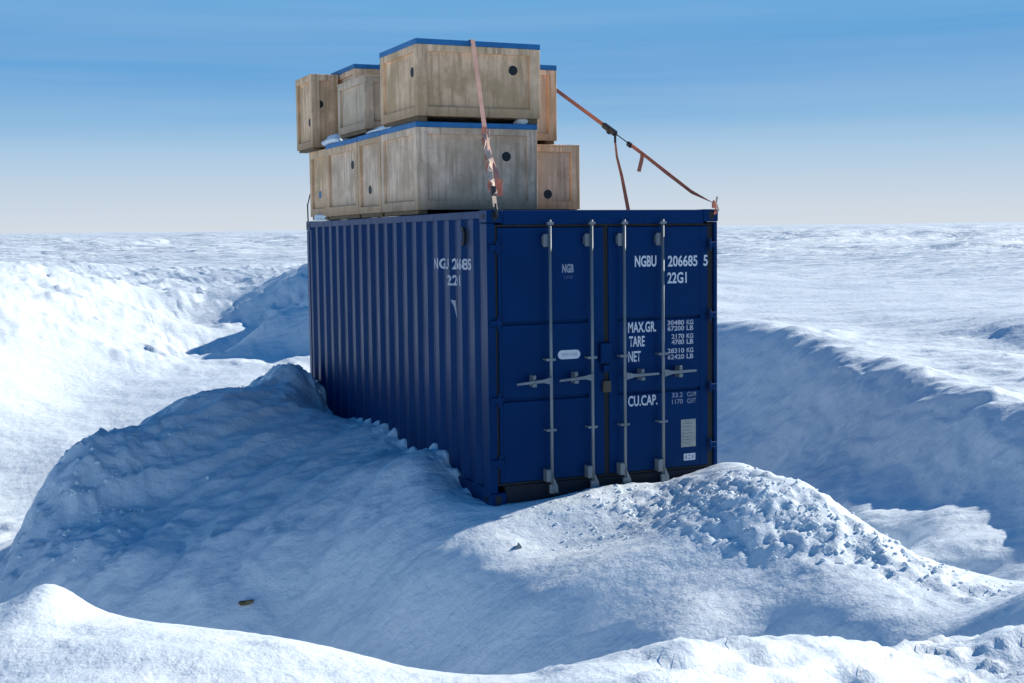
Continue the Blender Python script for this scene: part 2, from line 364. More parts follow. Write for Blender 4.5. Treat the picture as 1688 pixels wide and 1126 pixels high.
def ground(x, y):
    z = base_h(x, y)
    rr = np.hypot(x - 1, y - 4)
    plane = .76 + .00855 * y + .0026 * x
    k = sstep(42, 80, rr); z = z * (1 - k) + plane * k
    # far drifts and sastrugi fields, elongated across the view
    u = x * .913 - y * .408; v = x * .408 + y * .913       # across / along the view direction
    far = sstep(40, 95, rr)
    wx = fbm(u / 40, v / 40, 2, 31) * 8
    z += far * (.60 * ridged((u * .75 + v * .66) / 70 + .1 * wx, (v * .75 - u * .66 + wx) / 15, 4, 11, .5) * sstep(.0, .5, fbm(u / 160, v / 120, 2, 77) + .25)
                + .30 * fbm(u / 22, v / 8, 4, 12) + .45 * sstep(.0, .12, fbm(u / 60 + .3 * wx / 8, v / 30, 3, 15)) + .3 * sstep(.0, .1, fbm(u / 26, v / 13, 3, 16)) + .35 * fbm(u / 400, v / 300, 2, 13))
    # distance to the container walls, to calm the noise where the snow touches it
    dx = np.maximum(np.maximum(0 - x, x - 2.44), 0); dy = np.maximum(np.maximum(0 - y, y - 6.06), 0)
    dc = np.hypot(dx, dy)
    calm = .35 + .65 * sstep(.05, .8, dc)
    # general wind texture
    warp = fbm(u / 2.2, v / 2.2, 3, 3) * .35
    gen = fbm(u / 1.7 + warp, v / .6 + warp, 4, 21, .42)
    z += calm * .032 * gen * (1 - .4 * far)
    z += .012 * ridged(u / 1.1 + warp, v / .34, 2, 25) * calm
    # drift ribs running up the left flank and down the shaded bank
    lf = sstep(.2, -1.2, u) * sstep(6.5, 4.5, v) * sstep(-3.5, -2.2, v)
    p_ = u * .87 - v * .5; q_ = u * .5 + v * .87
    z += lf * calm * .060 * ridged(p_ / .42 + warp, q_ / 1.9 + warp, 4, 61, .5)
    rb = sstep(2.8, 3.4, u) * sstep(-2.2, -.5, v) * sstep(12, 9, v)
    z += rb * (.028 * ridged((v + .6 * u) / 3.0 + warp, z * 2.0 + warp, 3, 73, .5) + .035 * ridged(v / 1.3 + 1.6 * warp, u / 2.6 + z / 1.5, 4, 71, .5) + .022 * fbm(v / .5, u / .9 + z / .8, 3, 72))
    # undercut sastrugi steps on the flat upper surface
    up = sstep(.35, .75, z) * (1 - far)
    st_ = fbm(u / 2.6 + warp, v / .9 - warp, 3, 81, .5)
    z += up * .028 * sstep(.02, .09, st_)
    z += sstep(.5, -.5, u) * sstep(11, 14, v) * sstep(45, 30, v) * (.09 * fbm(u / 1.5 + warp, v / 1.2, 4, 87, .55) + .08 * ridged(u / 2.4 + warp, v / 1.0 + warp, 4, 88))
    fgm = sstep(.3, 1.0, u) * sstep(-4.2, -5.0, v)
    z += fgm * (.036 * ridged((u + 1.2 * v) / .9 + warp, (v - .5 * u) / .22 + warp, 3, 97, .55) + .03 * sstep(0, .1, fbm(u / .7 + warp, v / .3, 3, 98)))
    z += .11 * np.exp(-(((u + 1.76) / .15) ** 2 + ((v + 6.2) / .40) ** 2))
    # rough broken snow on the lit right part of the mound
    ww = v + 1.05 * (u - 1.8)
    m1 = np.exp(-(((u - 2.15) / 1.75) ** 2 + ((ww + .45) / .95) ** 2))
    m1 = sstep(.15, .7, m1 + .25 * fbm(u / .8, v / .8, 3, 41))
    rough = ridged((u + .25 * v) / .34 + .8 * warp, v / .95 + warp, 4, 43, .6)
    z += m1 * calm * (.020 * rough + .024 * fbm(u / .24 + warp, v / .24, 4, 47, .72) + .016 * ridged(u / .13 + warp, v / .15, 3, 48, .65))
    # crumbly snow round the left rim of the mound
    m2 = np.exp(-(((u + 4.2) / .9) ** 2 + ((v - 1.2) / 1.6) ** 2)) + .8 * np.exp(-(((u + 2.7) / 1.1) ** 2 + ((v - 5.3) / .9) ** 2))
    z += m2 * (.05 * ridged(u / .32 + warp, v / .34, 4, 53, .62) + .03 * fbm(u / .15, v / .15, 3, 54, .6))
    # snow packed higher into the hollows of the corrugated side
    cx = np.abs(((y - .393) / .3063 + .5) % 1.0 - .5) * .3063
    rec = np.clip((cx - .046) / .058, 0, 1)
    z += (.040 + .045 * fbm(y / .45, y / .9, 2, 95)) * rec * np.exp(-((x - .03) / .055) ** 2) * sstep(.3, .6, y) * sstep(6.1, 5.8, y) + .015 * fbm(x / .12, y / .12, 3, 91) * np.exp(-(x / .25) ** 2) * (y > 0) * (y < 6)
    return z

# masks above are written in (u, v) = coordinates across and along the main view direction
def axis(lo, hi, cell, far_lo, far_hi, g=1.020, g2=1.09):
    a = list(np.arange(lo, hi, cell)); up = []; p = a[-1]; c = cell
    while p < far_hi: c *= g if p < 300 else g2; p += c; up.append(p)
    dn = []; p = a[0]; c = cell
    gg = g2 if far_lo > -500 else g
    while p > far_lo: c *= gg if p > -60 else g2; p -= c; dn.append(p)
    return np.array(dn[::-1] + a + up)
gx = axis(-7, 7, .038, -6000, 7000)
gx = np.sort(np.r_[gx[(gx < -.2) | (gx > .12)], np.arange(-.2, .12, .016)]); gy = axis(-6.6, 7, .038, -200, 9000)
GX, GY = np.meshgrid(gx, gy); nx, ny = len(gx), len(gy)
GZ = np.concatenate([ground(GX[i:i + 64].ravel(), GY[i:i + 64].ravel()) for i in range(0, ny, 64)])
print("ground grid", nx, ny)
def grid_mesh(name, X, Y, Z, nx, ny):
    me = bpy.data.meshes.new(name); nv = nx * ny
    me.vertices.add(nv); me.vertices.foreach_set("co", np.stack([X.ravel(), Y.ravel(), Z.ravel()], 1).astype(np.float32).ravel())
    i = (np.arange(ny - 1)[:, None] * nx + np.arange(nx - 1)[None]).ravel()
    q = np.stack([i, i + 1, i + nx + 1, i + nx], 1).astype(np.int32)
    me.loops.add(q.size); me.loops.foreach_set("vertex_index", q.ravel())
    me.polygons.add(len(q)); me.polygons.foreach_set("loop_start", np.arange(0, q.size, 4, dtype=np.int32))
    me.polygons.foreach_set("use_smooth", np.ones(len(q), bool))
    me.update(); me.validate(); return me
gm = grid_mesh("snow_ground", GX, GY, GZ, nx, ny); gm.materials.append(SNOW)
go = bpy.data.objects.new("snow_ground", gm); C.objects.link(go)
tag(go, "white wind-carved snow field with a hollow scooped around the container", None, None, "structure")
def gz(x, y): return float(ground(np.array([x], float), np.array([y], float))[0])

# ------------------------------------------------------------------ container
W, L, H, Z0 = 2.438, 6.058, 2.64, -.05
cont = empty("shipping_container", (W / 2, L / 2, 0))
tag(cont, "navy blue corrugated steel shipping container half buried in the snow mound", "container")
def post(x0, x1, y0, y1): MB().box((x0, y0, Z0 + .118), (x1, y1, H - .12), .006).build("corner_post", PAINT, cont)
post(0.003, .085, .012, .165); post(W - .040, W - .003, .012, .165); post(.003, .12, L - .11, L - .01); post(W - .12, W - .003, L - .11, L - .01)
def casting(x, y, z):
    sx = 1 if x < 1 else -1; sy = 1 if y < 1 else -1
    m = MB(); x1 = x + sx * .162; y1 = y + sy * .178
    m.box((min(x, x1), min(y, y1), z), (max(x, x1), max(y, y1), z + .118), .008)
    o = m.build("corner_casting", PAINT, cont)
    MB().disc((x - sx * .0005, y + sy * .089, z + .06), (-sx, 0, 0), .036, .003, 16, .62).build("casting_hole", HOLE, o)
    MB().disc((x + sx * .08, y - sy * .0005, z + .06), (0, -sy, 0), .032, .003, 16, 1.4).build("casting_hole", HOLE, o)
for x in (0, W):
    for y in (0, L):
        casting(x, y, H - .118); casting(x, y, Z0)
# corrugated sides
PITCH, Y1ST = .3063, .393
def corr(y):
    """inward depth of the side panel at y"""
    t = ((y - Y1ST) / PITCH + .5) % 1.0 - .5; t = abs(t) * PITCH
    a, s = .046, .058
    return .036 * min(max((t - a) / s, 0), 1)
def side_pts():
    ys = [.16]; k = -1
    while Y1ST + k * PITCH < L:
        c = Y1ST + k * PITCH
        for d in (-.104, -.046, .046, .104): ys.append(c + d)
        k += 1
    return [y for y in sorted(ys) if .16 <= y <= L - .09] + [L - .09]
def side(x, s):
    m = MB(); pr = [(x + s * (.012 + corr(y)), y) for y in side_pts()]
    zs = [Z0 + .15, H - .075]
    V = [[m.bm.verts.new((a, b, z)) for a, b in pr] for z in zs]
    for i in range(len(pr) - 1): m.bm.faces.new((V[0][i], V[0][i + 1], V[1][i + 1], V[1][i]))
    return m.build("side_panel", PAINT, cont)
side(0, 1); side(W, -1)
for x0, x1 in ((.004, .064), (W - .064, W - .004)):
    MB().box((x0, .178, H - .078), (x1, L - .178, H - .008), .004).build("top_rail", PAINT, cont)
    MB().box((x0, .178, Z0 + .01), (x1, L - .178, Z0 + .155), .004).build("bottom_rail", PAINT, cont)
m = MB()     # roof with shallow cross corrugation
n = 58; V = []
for i in range(n + 1):
    y = .10 + (L - .16) * i / n; z = H - .030 - (.018 if (i // 2) % 2 else 0)
    V.append([m.bm.verts.new((x, y, z)) for x in (.06, W - .06)])
for a, b in zip(V, V[1:]): m.bm.faces.new((a[0], a[1], b[1], b[0]))
m.build("roof", PAINT, cont)
m = MB(); V = []; n = 44     # front wall of the container (far end)
for i in range(n + 1):
    x = .1 + (W - .2) * i / n; y = L - .03 - (.036 if (i // 2) % 2 else 0)
    V.append([m.bm.verts.new((x, y, z)) for z in (Z0 + .1, H - .02)])
for a, b in zip(V, V[1:]): m.bm.faces.new((a[0], a[1], b[1], b[0]))
m.build("end_panel", PAINT, cont)
MB().box((.162, L - .07, H - .10), (W - .162, L - .012, H - .006), .004).build("end_rail", PAINT, cont)
MB().box((.162, .008, H - .135), (W - .162, .10, H - .004), .006).build("door_header", PAINT, cont)
MB().box((.162, .030, Z0 + .01), (W - .162, .12, Z0 + .175), .006).build("door_sill", weathered("shaded_sill_paint", (.003, .008, .022), .7, 0, .5), cont)  # navy darkened in the colour itself for the shadow undercutting the sill
# side vent
vt = MB().disc((.010, .56, 2.405), (-1, 0, 0), .052, .024, 24, 1.0).build("vent", HOLE, cont)
for v_ in vt.data.vertices: v_.co.z = (v_.co.z + cont.location.z - 2.405) * 1.7 + 2.405 - cont.location.z
vc = MB().disc((-.0135, .565, 2.405), (-1, 0, 0), .030, .006, 20, 1.0).build("vent_cover", PAINT, vt)
for v_ in vc.data.vertices: v_.co.z = (v_.co.z + cont.location.z - 2.405) * 2.0 + 2.405 - cont.location.z

DY = .030    # outer face of the doors
def door(x0, x1, name="door"):
    z0, z1 = .150, 2.480
    m = MB(); m.box((x0, DY + .030, z0 + .01), (x1, DY + .055, z1 - .01))
    hi_l, hi_r = x0 + .035, x1 - .085 if x0 > 1 else x1 - .16
    if x0 > 1: hi_l = x0 + .10
    for a, b in ((z0, .893), (.925, 1.595), (1.622, z1)):
        m.box((hi_l, DY, a), (hi_r, DY + .030, b), .005)
    m.box((x0, DY + .0015, z0), (hi_l - .0005, DY + .030, z1), .003); m.box((hi_r + .0005, DY + .0015, z0), (x1, DY + .030, z1), .003)
    return m.build(name, PAINT, cont)
dl = door(.118, 1.192); dr = door(1.246, 2.335)
def gasket(x0, x1, z0=.145, z1=2.485, par=cont): MB().box((x0, DY + .012, z0), (x1, DY + .04, z1), .003).build("door_gasket", DARK, par)
gasket(.088, .116); gasket(1.194, 1.218); gasket(1.220, 1.244); gasket(2.337, W - .042)  # last strip widened: its black also paints the shadow on the right post
MB().box((.088, DY + .014, 2.486), (W - .044, DY + .05, 2.503)).build("door_gasket", DARK, cont)
MB().box((.088, DY + .014, .127), (W - .044, DY + .05, .144)).build("door_gasket", DARK, cont)
for xs, dd in (((.02, .14), dl), ((W - .10, W - .02), dr)):
    for z in (.35, .92, 1.62, 2.30):
        m = MB(); m.box((xs[0], DY - .040, z - .028), (xs[1], DY - .019, z + .028), .006)
        xc = (.10 if xs[0] < 1 else W - .10); m.tube([(xc, DY - .035, z - .06), (xc, DY - .035, z + .06)], .012)
        m.build("hinge", PAINT, dd)
def lock_rod(x, s, zh):
    y = -.045
    o = MB().tube([(x, y, Z0 + .12), (x, y, 2.545)], .0145, 12).build("lock_rod", STEEL, cont, True)
    m = MB(); m.box((x - .055, DY - .062, 2.30), (x + .028, DY - .030, 2.42), .008); m.box((x - .05, -.03, 2.32), (x + .02, DY, 2.40)); m.build("rod_guide", STEEL, o)
    for z in (1.27, 1.72 if False else .62):
        m = MB(); m.box((x - .05, y - .012, z - .012), (x + .045, y + .01, z + .012), .003); m.tube([(x - .04, y, z), (x - .04, DY, z)], .010, 8); m.build("rod_guide", STEEL, o)
    m = MB(); m.box((x - .06, y - .02, .14), (x - .012, DY - .002, .26), .008); m.box((x - .03, y - .024, .03), (x + .032, y + .02, .12), .008)
    m.poly_prism([(x - .005, y - .026, .20), (x + .045, y - .026, .10), (x + .05, y - .026, .03), (x + .012, y - .026, .05)], (0, .03, 0)); m.build("cam_keeper", STEEL, o)
    m = MB(); m.box((x - .03, y - .022, 2.50), (x + .03, y + .01, 2.525), .004); m.build("cam_keeper", STEEL, o)
    # handle: tapered bar from the rod outwards
    e = x + s * .355
    m = MB(); yb = y - .028
    m.poly_prism([(x, yb, zh + .030), (x + s * .09, yb, zh + .010), (e, yb, zh - .002 + s * .01), (e, yb, zh - .020 + s * .01), (x + s * .09, yb, zh - .020), (x, yb, zh - .042)][::int(s)], (0, .014, 0))
    m.build("handle", STEEL, o)
    xc = x + s * .18
    m = MB(); m.box((xc - .02, y - .036, zh - .055), (xc + .02, y - .008, zh - .022), .005); m.box((xc - .014, y - .034, zh + .016), (xc + .014, y - .01, zh + .055), .005); m.box((xc - .010, y - .008, zh - .055), (xc + .010, DY, zh + .050), .003)
    m.build("handle_catch", STEEL, o)
lock_rod(.604, -1, 1.083); lock_rod(1.031, -1, 1.093); lock_rod(1.374, 1, 1.085); lock_rod(1.789, 1, 1.093)
m = MB(); m.box((1.14, -.012, 1.20), (1.262, DY - .002, 1.40), .01); m.box((1.165, -.02, 1.12), (1.225, DY - .003, 1.19), .006); m.build("lock_box", PAINT, cont)
m = MB(); m.box((1.17, -.006, .93), (1.25, DY - .002, 1.04), .006); m.build("seal_bracket", weathered("rusty_steel", (.10, .085, .06), .8), cont)

# writing
def text_mesh(txt, h, cond=.62, off=.012):
    cu = bpy.data.curves.new("t", 'FONT'); cu.body = txt; cu.size = 1; cu.offset = off; cu.resolution_u = 3
    to = bpy.data.objects.new("t", cu); C.objects.link(to)
    dg = bpy.context.evaluated_depsgraph_get(); me = bpy.data.meshes.new_from_object(to.evaluated_get(dg))
    bpy.data.objects.remove(to)
    co_ = np.empty(len(me.vertices) * 3, np.float32); me.vertices.foreach_get("co", co_); co_ = co_.reshape(-1, 3)
    co_[:, 0] -= co_[:, 0].min(); co_[:, 1] -= max(co_[:, 1].min(), -.02)
    s = h / max(co_[:, 1].max(), .1); co_[:, 0] *= s * cond; co_[:, 1] *= s
    return me, co_
def door_text(txt, x, zb, h, par, m=WHITE, width=None, cond=.62, off=.012):
    me, c = text_mesh(txt, h, cond, off)
    if width: c[:, 0] *= width / c[:, 0].max()
    v = np.stack([c[:, 0] + x + .03, np.full(len(c), DY - .0012), c[:, 1] + zb], 1) - np.array(parent_world(par))
    me.vertices.foreach_set("co", v.astype(np.float32).ravel()); me.update()
    o = bpy.data.objects.new("lettering", me); C.objects.link(o); o.parent = par; me.materials.clear(); me.materials.append(m); return o
door_text("NGBU", 1.497, 2.10, .105, dr, width=.235, off=.03)
door_text("206685", 1.858, 2.095, .105, dr, width=.33, off=.022)
door_text("5", 2.256, 2.095, .105, dr, width=.05, off=.022)
door_text("22G1", 1.852, 1.935, .105, dr, width=.215, off=.022)
door_text("MAX.GR.", 1.421, 1.478, .10, dr, width=.305, off=.022)
door_text("TARE", 1.430, 1.343, .10, dr, width=.17, off=.022)
door_text("NET", 1.421, 1.200, .10, dr, width=.135, off=.022)
door_text("CU.CAP.", 1.417, .775, .10, dr, width=.32, off=.02)
for z, a, b in ((1.533, "30480", "KG"), (1.478, "67200", "LB"), (1.400, " 2170", "KG"), (1.345, " 4780", "LB"), (1.262, "28310", "KG"), (1.203, "62420", "LB")):
    door_text(a.strip(), 1.852 + (.045 if a[0] == ' ' else 0), z, .046, dr, WHITE3, width=.185 - (.045 if a[0] == ' ' else 0), off=.02)
    door_text(b, 2.065, z, .046, dr, WHITE3, width=.075, off=.02)
for z, a, b in ((.832, "33.2", "CU.M"), (.768, "1170", "CU.FT")):
    door_text(a, 1.90, z, .046, dr, WHITE2, width=.12, off=.01); door_text(b, 2.07, z, .046, dr, WHITE2, width=.10, off=.01)
door_text("NGB", .732, 2.062, .078, dl, WHITE2, width=.118, off=.04)
door_text("LINE", .752, 2.005, .028, dl, weathered("ghost_lettering", (.06, .09, .24), .6), width=.09)
# pill-shaped white sticker
pp = []
for k in range(11): a = -math.pi / 2 + math.pi * k / 10; pp.append((.900 + .042 * math.cos(a), DY - .001, 1.302 + .042 * math.sin(a)))
for k in range(11): a = math.pi / 2 + math.pi * k / 10; pp.append((.752 + .042 * math.cos(a), DY - .001, 1.302 + .042 * math.sin(a)))
st = MB().poly_prism(pp, (0, .003, 0)).build("sticker", WHITE, dl)
m = MB()
for k in range(9): m.box((.751 + k * .018, DY - .003, 1.287), (.762 + k * .018, DY - .0015, 1.317))
m.build("sticker_print", WHITE3, st)
pl = MB().box((2.030, DY - .004, .34), (2.196, DY + .001, .612), .004).build("data_plate", PLATE, dr)
m = MB()
for k in range(7): m.box((2.048, DY - .0055, .375 + k * .032), (2.12 + .055 * ((k * 37) % 7) / 7, DY - .0045, .384 + k * .032))
m.build("plate_engraving", weathered("dull_engraving", (.26, .29, .27), .6), pl)
wl_ = MB().box((2.060, DY - .002, .208), (2.190, DY + .002, .275)).build("label_sticker", WHITE, dr)
m = MB(); m.box((2.075, DY - .0035, .222), (2.095, DY - .0025, .260)); m.box((2.108, DY - .0035, .222), (2.135, DY - .0025, .232)); m.box((2.108, DY - .0035, .250), (2.135, DY - .0025, .260)); m.box((2.15, DY - .0035, .222), (2.172, DY - .0025, .260))
m.build("label_print", WHITE2, wl_)
def side_text(txt, y_left, zb, h, width, off=.02, m=WHITE3):
    me, c = text_mesh(txt, h, .6, off); c[:, 0] *= width / c[:, 0].max()
    bm = bmesh.new(); bm.from_mesh(me)
    for v, q in zip(bm.verts, c): v.co = Vector((0, y_left - q[0], zb + q[1]))
    for k in range(-1, 5):
        for d in (-.104, -.046, .046, .104):
            bmesh.ops.bisect_plane(bm, geom=bm.verts[:] + bm.edges[:] + bm.faces[:], plane_co=(0, Y1ST + k * PITCH + d, 0), plane_no=(0, 1, 0))
    off_ = parent_world(cont)
    for v in bm.verts: v.co = Vector((.012 + corr(v.co.y) - .002, v.co.y, v.co.z)) - off_
    bm.to_mesh(me); bm.free(); me.materials.clear(); me.materials.append(m)
    o = bpy.data.objects.new("lettering", me); C.objects.link(o); o.parent = cont; return o
side_text("NGBU 206685 5", 1.36, 2.095, .105, .96, .03)
side_text("22G1", 1.01, 1.94, .10, .33, .03)
m = MB(); m.poly_prism([(.0095, .93, 1.80), (.0095, .80, 1.80), (.0095, .77, 1.63), (.0095, .84, 1.74)], (-.002, 0, 0)); m.build("decal", WHITE2, cont)

# ------------------------------------------------------------------ crates
def crate(x0, x1, y0, y1, z0, z1, label, body, fr, lid=None, skid=.05, bw=.07, holes=(), bt=.032, group="wooden crates stacked on the container roof", frame=True, skid_axis='y', vx=()):
    """z0..z1 includes skids and lid; frame battens run round every face"""
    t = empty("wooden_crate", ((x0 + x1) / 2, (y0 + y1) / 2, z0)); tag(t, label, "crate", group)
    lt = .055 if lid else .022
    a, b = z0 + skid, z1 - lt
    MB().box((x0 + bt, y0 + bt, a + .002), (x1 - bt, y1 - bt, b)).build("panel_box", body, t)
    m = MB()
    def face_frame(axis_, c, lo, hi, out):
        def bx(p0, p1, q0, q1):
            if axis_ == 'x': m.box((min(c, c + out), p0, q0), (max(c, c + out), p1, q1), .003)
            else: m.box((p0, min(c, c + out), q0), (p1, max(c, c + out), q1), .003)
        bx(lo, lo + bw, a, b); bx(hi - bw, hi, a, b); bx(lo + bw, hi - bw, a, a + bw * 1.1); bx(lo + bw, hi - bw, b - bw * .8, b)
        for f_ in (vx if axis_ == 'x' else ()): q = lo + (hi - lo) * f_; bx(q - bw * .4, q + bw * .4, a + bw * 1.1, b - bw * .8)
    face_frame('x', x0 + bt, y0, y1, -bt); face_frame('x', x1 - bt, y0, y1, bt)
    face_frame('y', y0 + bt, x0 + bt, x1 - bt, -bt); face_frame('y', y1 - bt, x0 + bt, x1 - bt, bt)
    m.build("frame", fr, t)
    MB().box((x0 - .004, y0 - .004, b + .001), (x1 + .004, y1 + .004, z1), .004).build("lid", BLUE if lid else fr, t)
    if skid > 0:
        xs = (x0 + .02, (x0 + x1) / 2 - .05, x1 - .12) if skid_axis == 'y' else None
        if skid_axis == 'y':
            for xx in (x0 + .02, x1 - .12): MB().box((xx, y0 + .03, z0), (xx + .10, y1 - .03, z0 + skid), .004).build("skid", SKID, t)
        else:
            for yy in (y0 + .04, y1 - .14): MB().box((x0 + .02, yy, z0), (x1 - .02, yy + .10, z0 + skid), .004).build("skid", SKID, t)
    for ax, p, q in holes:
        r = .050
        if ax == 'f': m = MB().disc((p, y0 + bt + .001, q), (0, -1, 0), r, .006, 24)
        else: m = MB().disc((x0 + bt + .001, p, q), (-1, 0, 0), r, .006, 24)
        m.build("hand_hole", BLUEH if x0 == .02 else HOLE, t)
    return t
RZ = 2.64
def hf(px, py, Y): q = on_y(px, py, Y); return ('f', q[0], q[2])
def hl(px, py, X): q = on_x(px, py, X); return ('l', q[1], q[2])
crate(0, 1.352, 1.79, 2.93, RZ, 3.575, "large weathered crate with blue lid, front of the lower tier, strap tail hanging over it", PLYG, PLYG, True, .045, .085, [hf(836, 258, 1.8)])
crate(0, 1.30, 2.95, 3.76, RZ, 3.570, "blue-lidded crate with two dark holes in its left end, second in the lower tier", PLYG, BATT, True, .045, .07, [hl(606, 313, .0), hl(626, 264, .0)])
crate(0, 1.30, 3.78, 5.06, RZ, 3.565, "blue-lidded lower-tier crate with one dark hole, just right of the narrow pale crate", PLYG, BATT, True, .045, .10, [hl(577, 272, .0)])
crate(.02, .62, 5.12, 5.90, RZ + .01, 3.525, "narrow pale wooden crate with a blue hole at the far end of the lower tier", PLY, BATT, False, .045, .09, [hl(524, 321, .02)])
crate(1.385, 2.112, 2.30, 3.15, RZ + .02, 3.41, "tan framed crate with low dark hole and no blue lid, right end of lower tier", PINE, BATT, False, .04, .075, [hf(905, 320, 2.3)])
crate(0, 1.375, 1.75, 2.90, 3.577, 4.400, "largest stained crate with blue lid, topmost at the front of the stack", PLY, PLY, True, .055, .085, [hf(847, 116, 1.76), hl(675, 119, 0)])
crate(1.385, 1.835, 2.30, 3.2, 3.412, 4.272, "tall narrow blue-lidded crate standing on the tan crate, right of the topmost crate", PINE, BATT, True, .04, .07, [])
crate(0, .62, 3.46, 4.50, 3.60, 4.238, "small orange-brown framed crate without blue lid, just left of the topmost crate", PINE, PINE, False, .04, .075, [])
crate(.30, 1.30, 4.77, 5.77, 3.58, 4.535, "upper-tier blue-lidded crate standing behind the small orange-brown framed crate", PINE, BATT, True, .05, .08, [])
crate(-.08, .27, 5.37, 6.12, 3.53, 4.47, "tall grey-brown crate at the far left of the upper tier, overhanging the one below", PLY, BATT, False, .03, .075, [hl(507, 202, -.08), ('f', .03, 4.10)])

# ------------------------------------------------------------------ lashings
def V3(a): return Vector(tuple(float(x) for x in a))
def lerp(a, b, t): return a + (b - a) * t
# strap over the front crates, down to the left front corner
top = V3(on_y(779, 64, 1.745)); top.z = 4.412; bot = Vector((.085, -.012, 2.64))
s1 = empty("lashing_strap", bot); tag(s1, "faded pink ratchet strap running over the top front crate down to the near container corner", "strap")
mid = lerp(top, bot, .56)
back = Vector((top.x + .02, 2.93, 4.412)); back2 = Vector((top.x + .05, 4.76, 4.55)); b3 = Vector((top.x + .1, 5.80, 4.55)); b4 = Vector((1.0, 6.03, 2.66))
MB().ribbon([b4, b3, back2, back, top, lerp(top, bot, .02), mid], .045, (1, 0, 0)).build("webbing", WEBP, s1)
n = 22
MB().ribbon([lerp(mid, bot, i / n * .82) + Vector((.012 * math.sin(i * .7), -.01, 0)) for i in range(n + 1)], .055, (1, 0, 0), .004, [math.sin(i * .9) * .9 for i in range(n + 1)]).build("twisted_webbing", WEBW, s1)
MB().ribbon([lerp(mid, bot, i / n * .80) + Vector((-.012 + .008 * math.sin(i * .9), .028, 0)) for i in range(n + 1)], .035, (1, 0, 0), .004, [1.3 + math.sin(i * 1.15 + .6) * 1.0 for i in range(n + 1)]).build("twisted_webbing", WEBR, s1)
tl = [mid + Vector((-.015, -.03, .01)), mid + Vector((-.035, -.06, -.03)), mid + Vector((-.050, -.22, -.22)), mid + Vector((-.055, -.38, -.42)), mid + Vector((-.075, -.50, -.62))]
MB().ribbon(tl, .048, (1, 0, 0), .004, [0, .3, -.4, .3, .5]).build("loose_tail", WEBP, s1)
q = tl[-1]
MB().ribbon([q + Vector((.005, -.004, .12)), q + Vector((-.004, -.010, .05)), q + Vector((.004, -.012, -.03))], .055, (1, 0, 0), .008, [.2, .5, -.2]).build("tail_end", WEBR, s1)
MB().ribbon([mid + Vector((-.030, -.062, .02)), mid + Vector((-.040, -.075, -.07))], .050, (1, 0, 0), .008, [.3, .1]).build("tail_fold", WEBR, s1)
m = MB(); q = lerp(mid, bot, .80); m.box(q - Vector((.022, .02, .07)), q + Vector((.022, .02, .06)), .006); m.build("ratchet", IRON, s1)
m = MB(); m.ribbon([lerp(mid, bot, .84), lerp(mid, bot, .97)], .04, (1, 0, 0), .006); m.build("webbing_end", WEBW, s1)
m = MB(); q = bot; m.tube([q + Vector((0, 0, .05)), q + Vector((0, -.02, .0)), q + Vector((0, -.02, -.05)), q + Vector((0, .01, -.07))], .013, 8); m.build("hook", IRON, s1)
# strap from the far crates to the right front corner
cr = Vector((2.395, .02, 2.67)); far_ = V3(on_y(896, 133, 3.9))
def on_line(px):
    """point of the strap whose picture column is px"""
    lo_, hi_ = 0., 1.
    for _ in range(40):
        t = (lo_ + hi_) / 2; d = np.array(lerp(far_, cr, t)) - CAM; x = 844 + FPX * d.dot(RGT) / d.dot(FWD)
        if x < px: lo_ = t
        else: hi_ = t
    return lerp(far_, cr, lo_)
s2 = empty("lashing_strap", cr); tag(s2, "dark red ratchet strap stretched from behind the crates to the right container corner", "strap")
r0, r1, k0 = on_line(996), on_line(1014), on_line(1038)
sd2 = Vector((.2, .2, 1)).normalized()
sag = Vector((0, 0, -.02))
MB().ribbon([Vector((.9, 4.78, 4.545)), far_, r0], .045, (.1, .3, 1), .004).build("webbing", WEBD, s2)
MB().ribbon([k0, on_line(1062), on_line(1100) + sag * .6, on_line(1140) + sag, cr + Vector((0, 0, .03))], .04, (.1, .3, 1), .004, [0, .1, 0, .3, 1.3]).build("webbing", WEBR, s2)
MB().tube([r1, k0], .006, 6).build("ratchet_bar", IRON, s2)
dirv = (r1 - r0).normalized()
m = MB(); rq = dirv.to_track_quat('X', 'Z').to_euler(); c_ = lerp(r0, r1, .5)
L_ = (r1 - r0).length
m.box(c_ - Vector((L_ * .55, .025, .030)), c_ + Vector((L_ * .55, .025, .030)), .008, rq); m.box(c_ - Vector((.03, .03, .05)), c_ + Vector((.03, .03, .02)), .01, rq)
m.tube([r1 + Vector((0, 0, .0)), r1 + Vector((.0, 0, -.10))], .014, 8); m.build("ratchet", IRON, s2)
m = MB(); m.box(k0 - Vector((.045, .02, .03)), k0 + Vector((.04, .02, .02)), .008, rq); m.build("buckle", IRON, s2)
q = on_line(1059); q2 = q + Vector((-.045, 0, -.19))
MB().ribbon([q, lerp(q, q2, .3) + Vector((.006, 0, 0)), q2], .042, (1, -.3, 0), .004, [0, .3, .1]).build("loose_tail", WEBR, s2)
q = r1 + Vector((0, 0, -.09)); e = V3(on_y(1038, 352, q.y)); e.z = 2.60
MB().ribbon([q, lerp(q, e, .2) + Vector((-.015, 0, 0)), lerp(q, e, .45), lerp(q, e, .75), e], .042, (1, -.3, 0), .004, [1.35, 1.2, .9, .5, .4]).build("hanging_webbing", WEBD, s2)
m = MB(); m.tube([cr + Vector((0, 0, .05)), cr + Vector((.005, -.03, 0)), cr + Vector((0, -.035, -.06)), cr + Vector((0, -.005, -.08))], .013, 8); m.box(cr + Vector((-.03, -.04, -.02)), cr + Vector((0.01, -.01, .03)), .006)
m.build("hook", WEBR, s2)
m = MB(); m.ribbon([cr + Vector((.03, -.02, .09)), cr + Vector((.01, -.03, .03)), cr + Vector((.035, -.035, -.05))], .02, (1, 0, 0)); m.build("webbing_end", WEBW, s2)
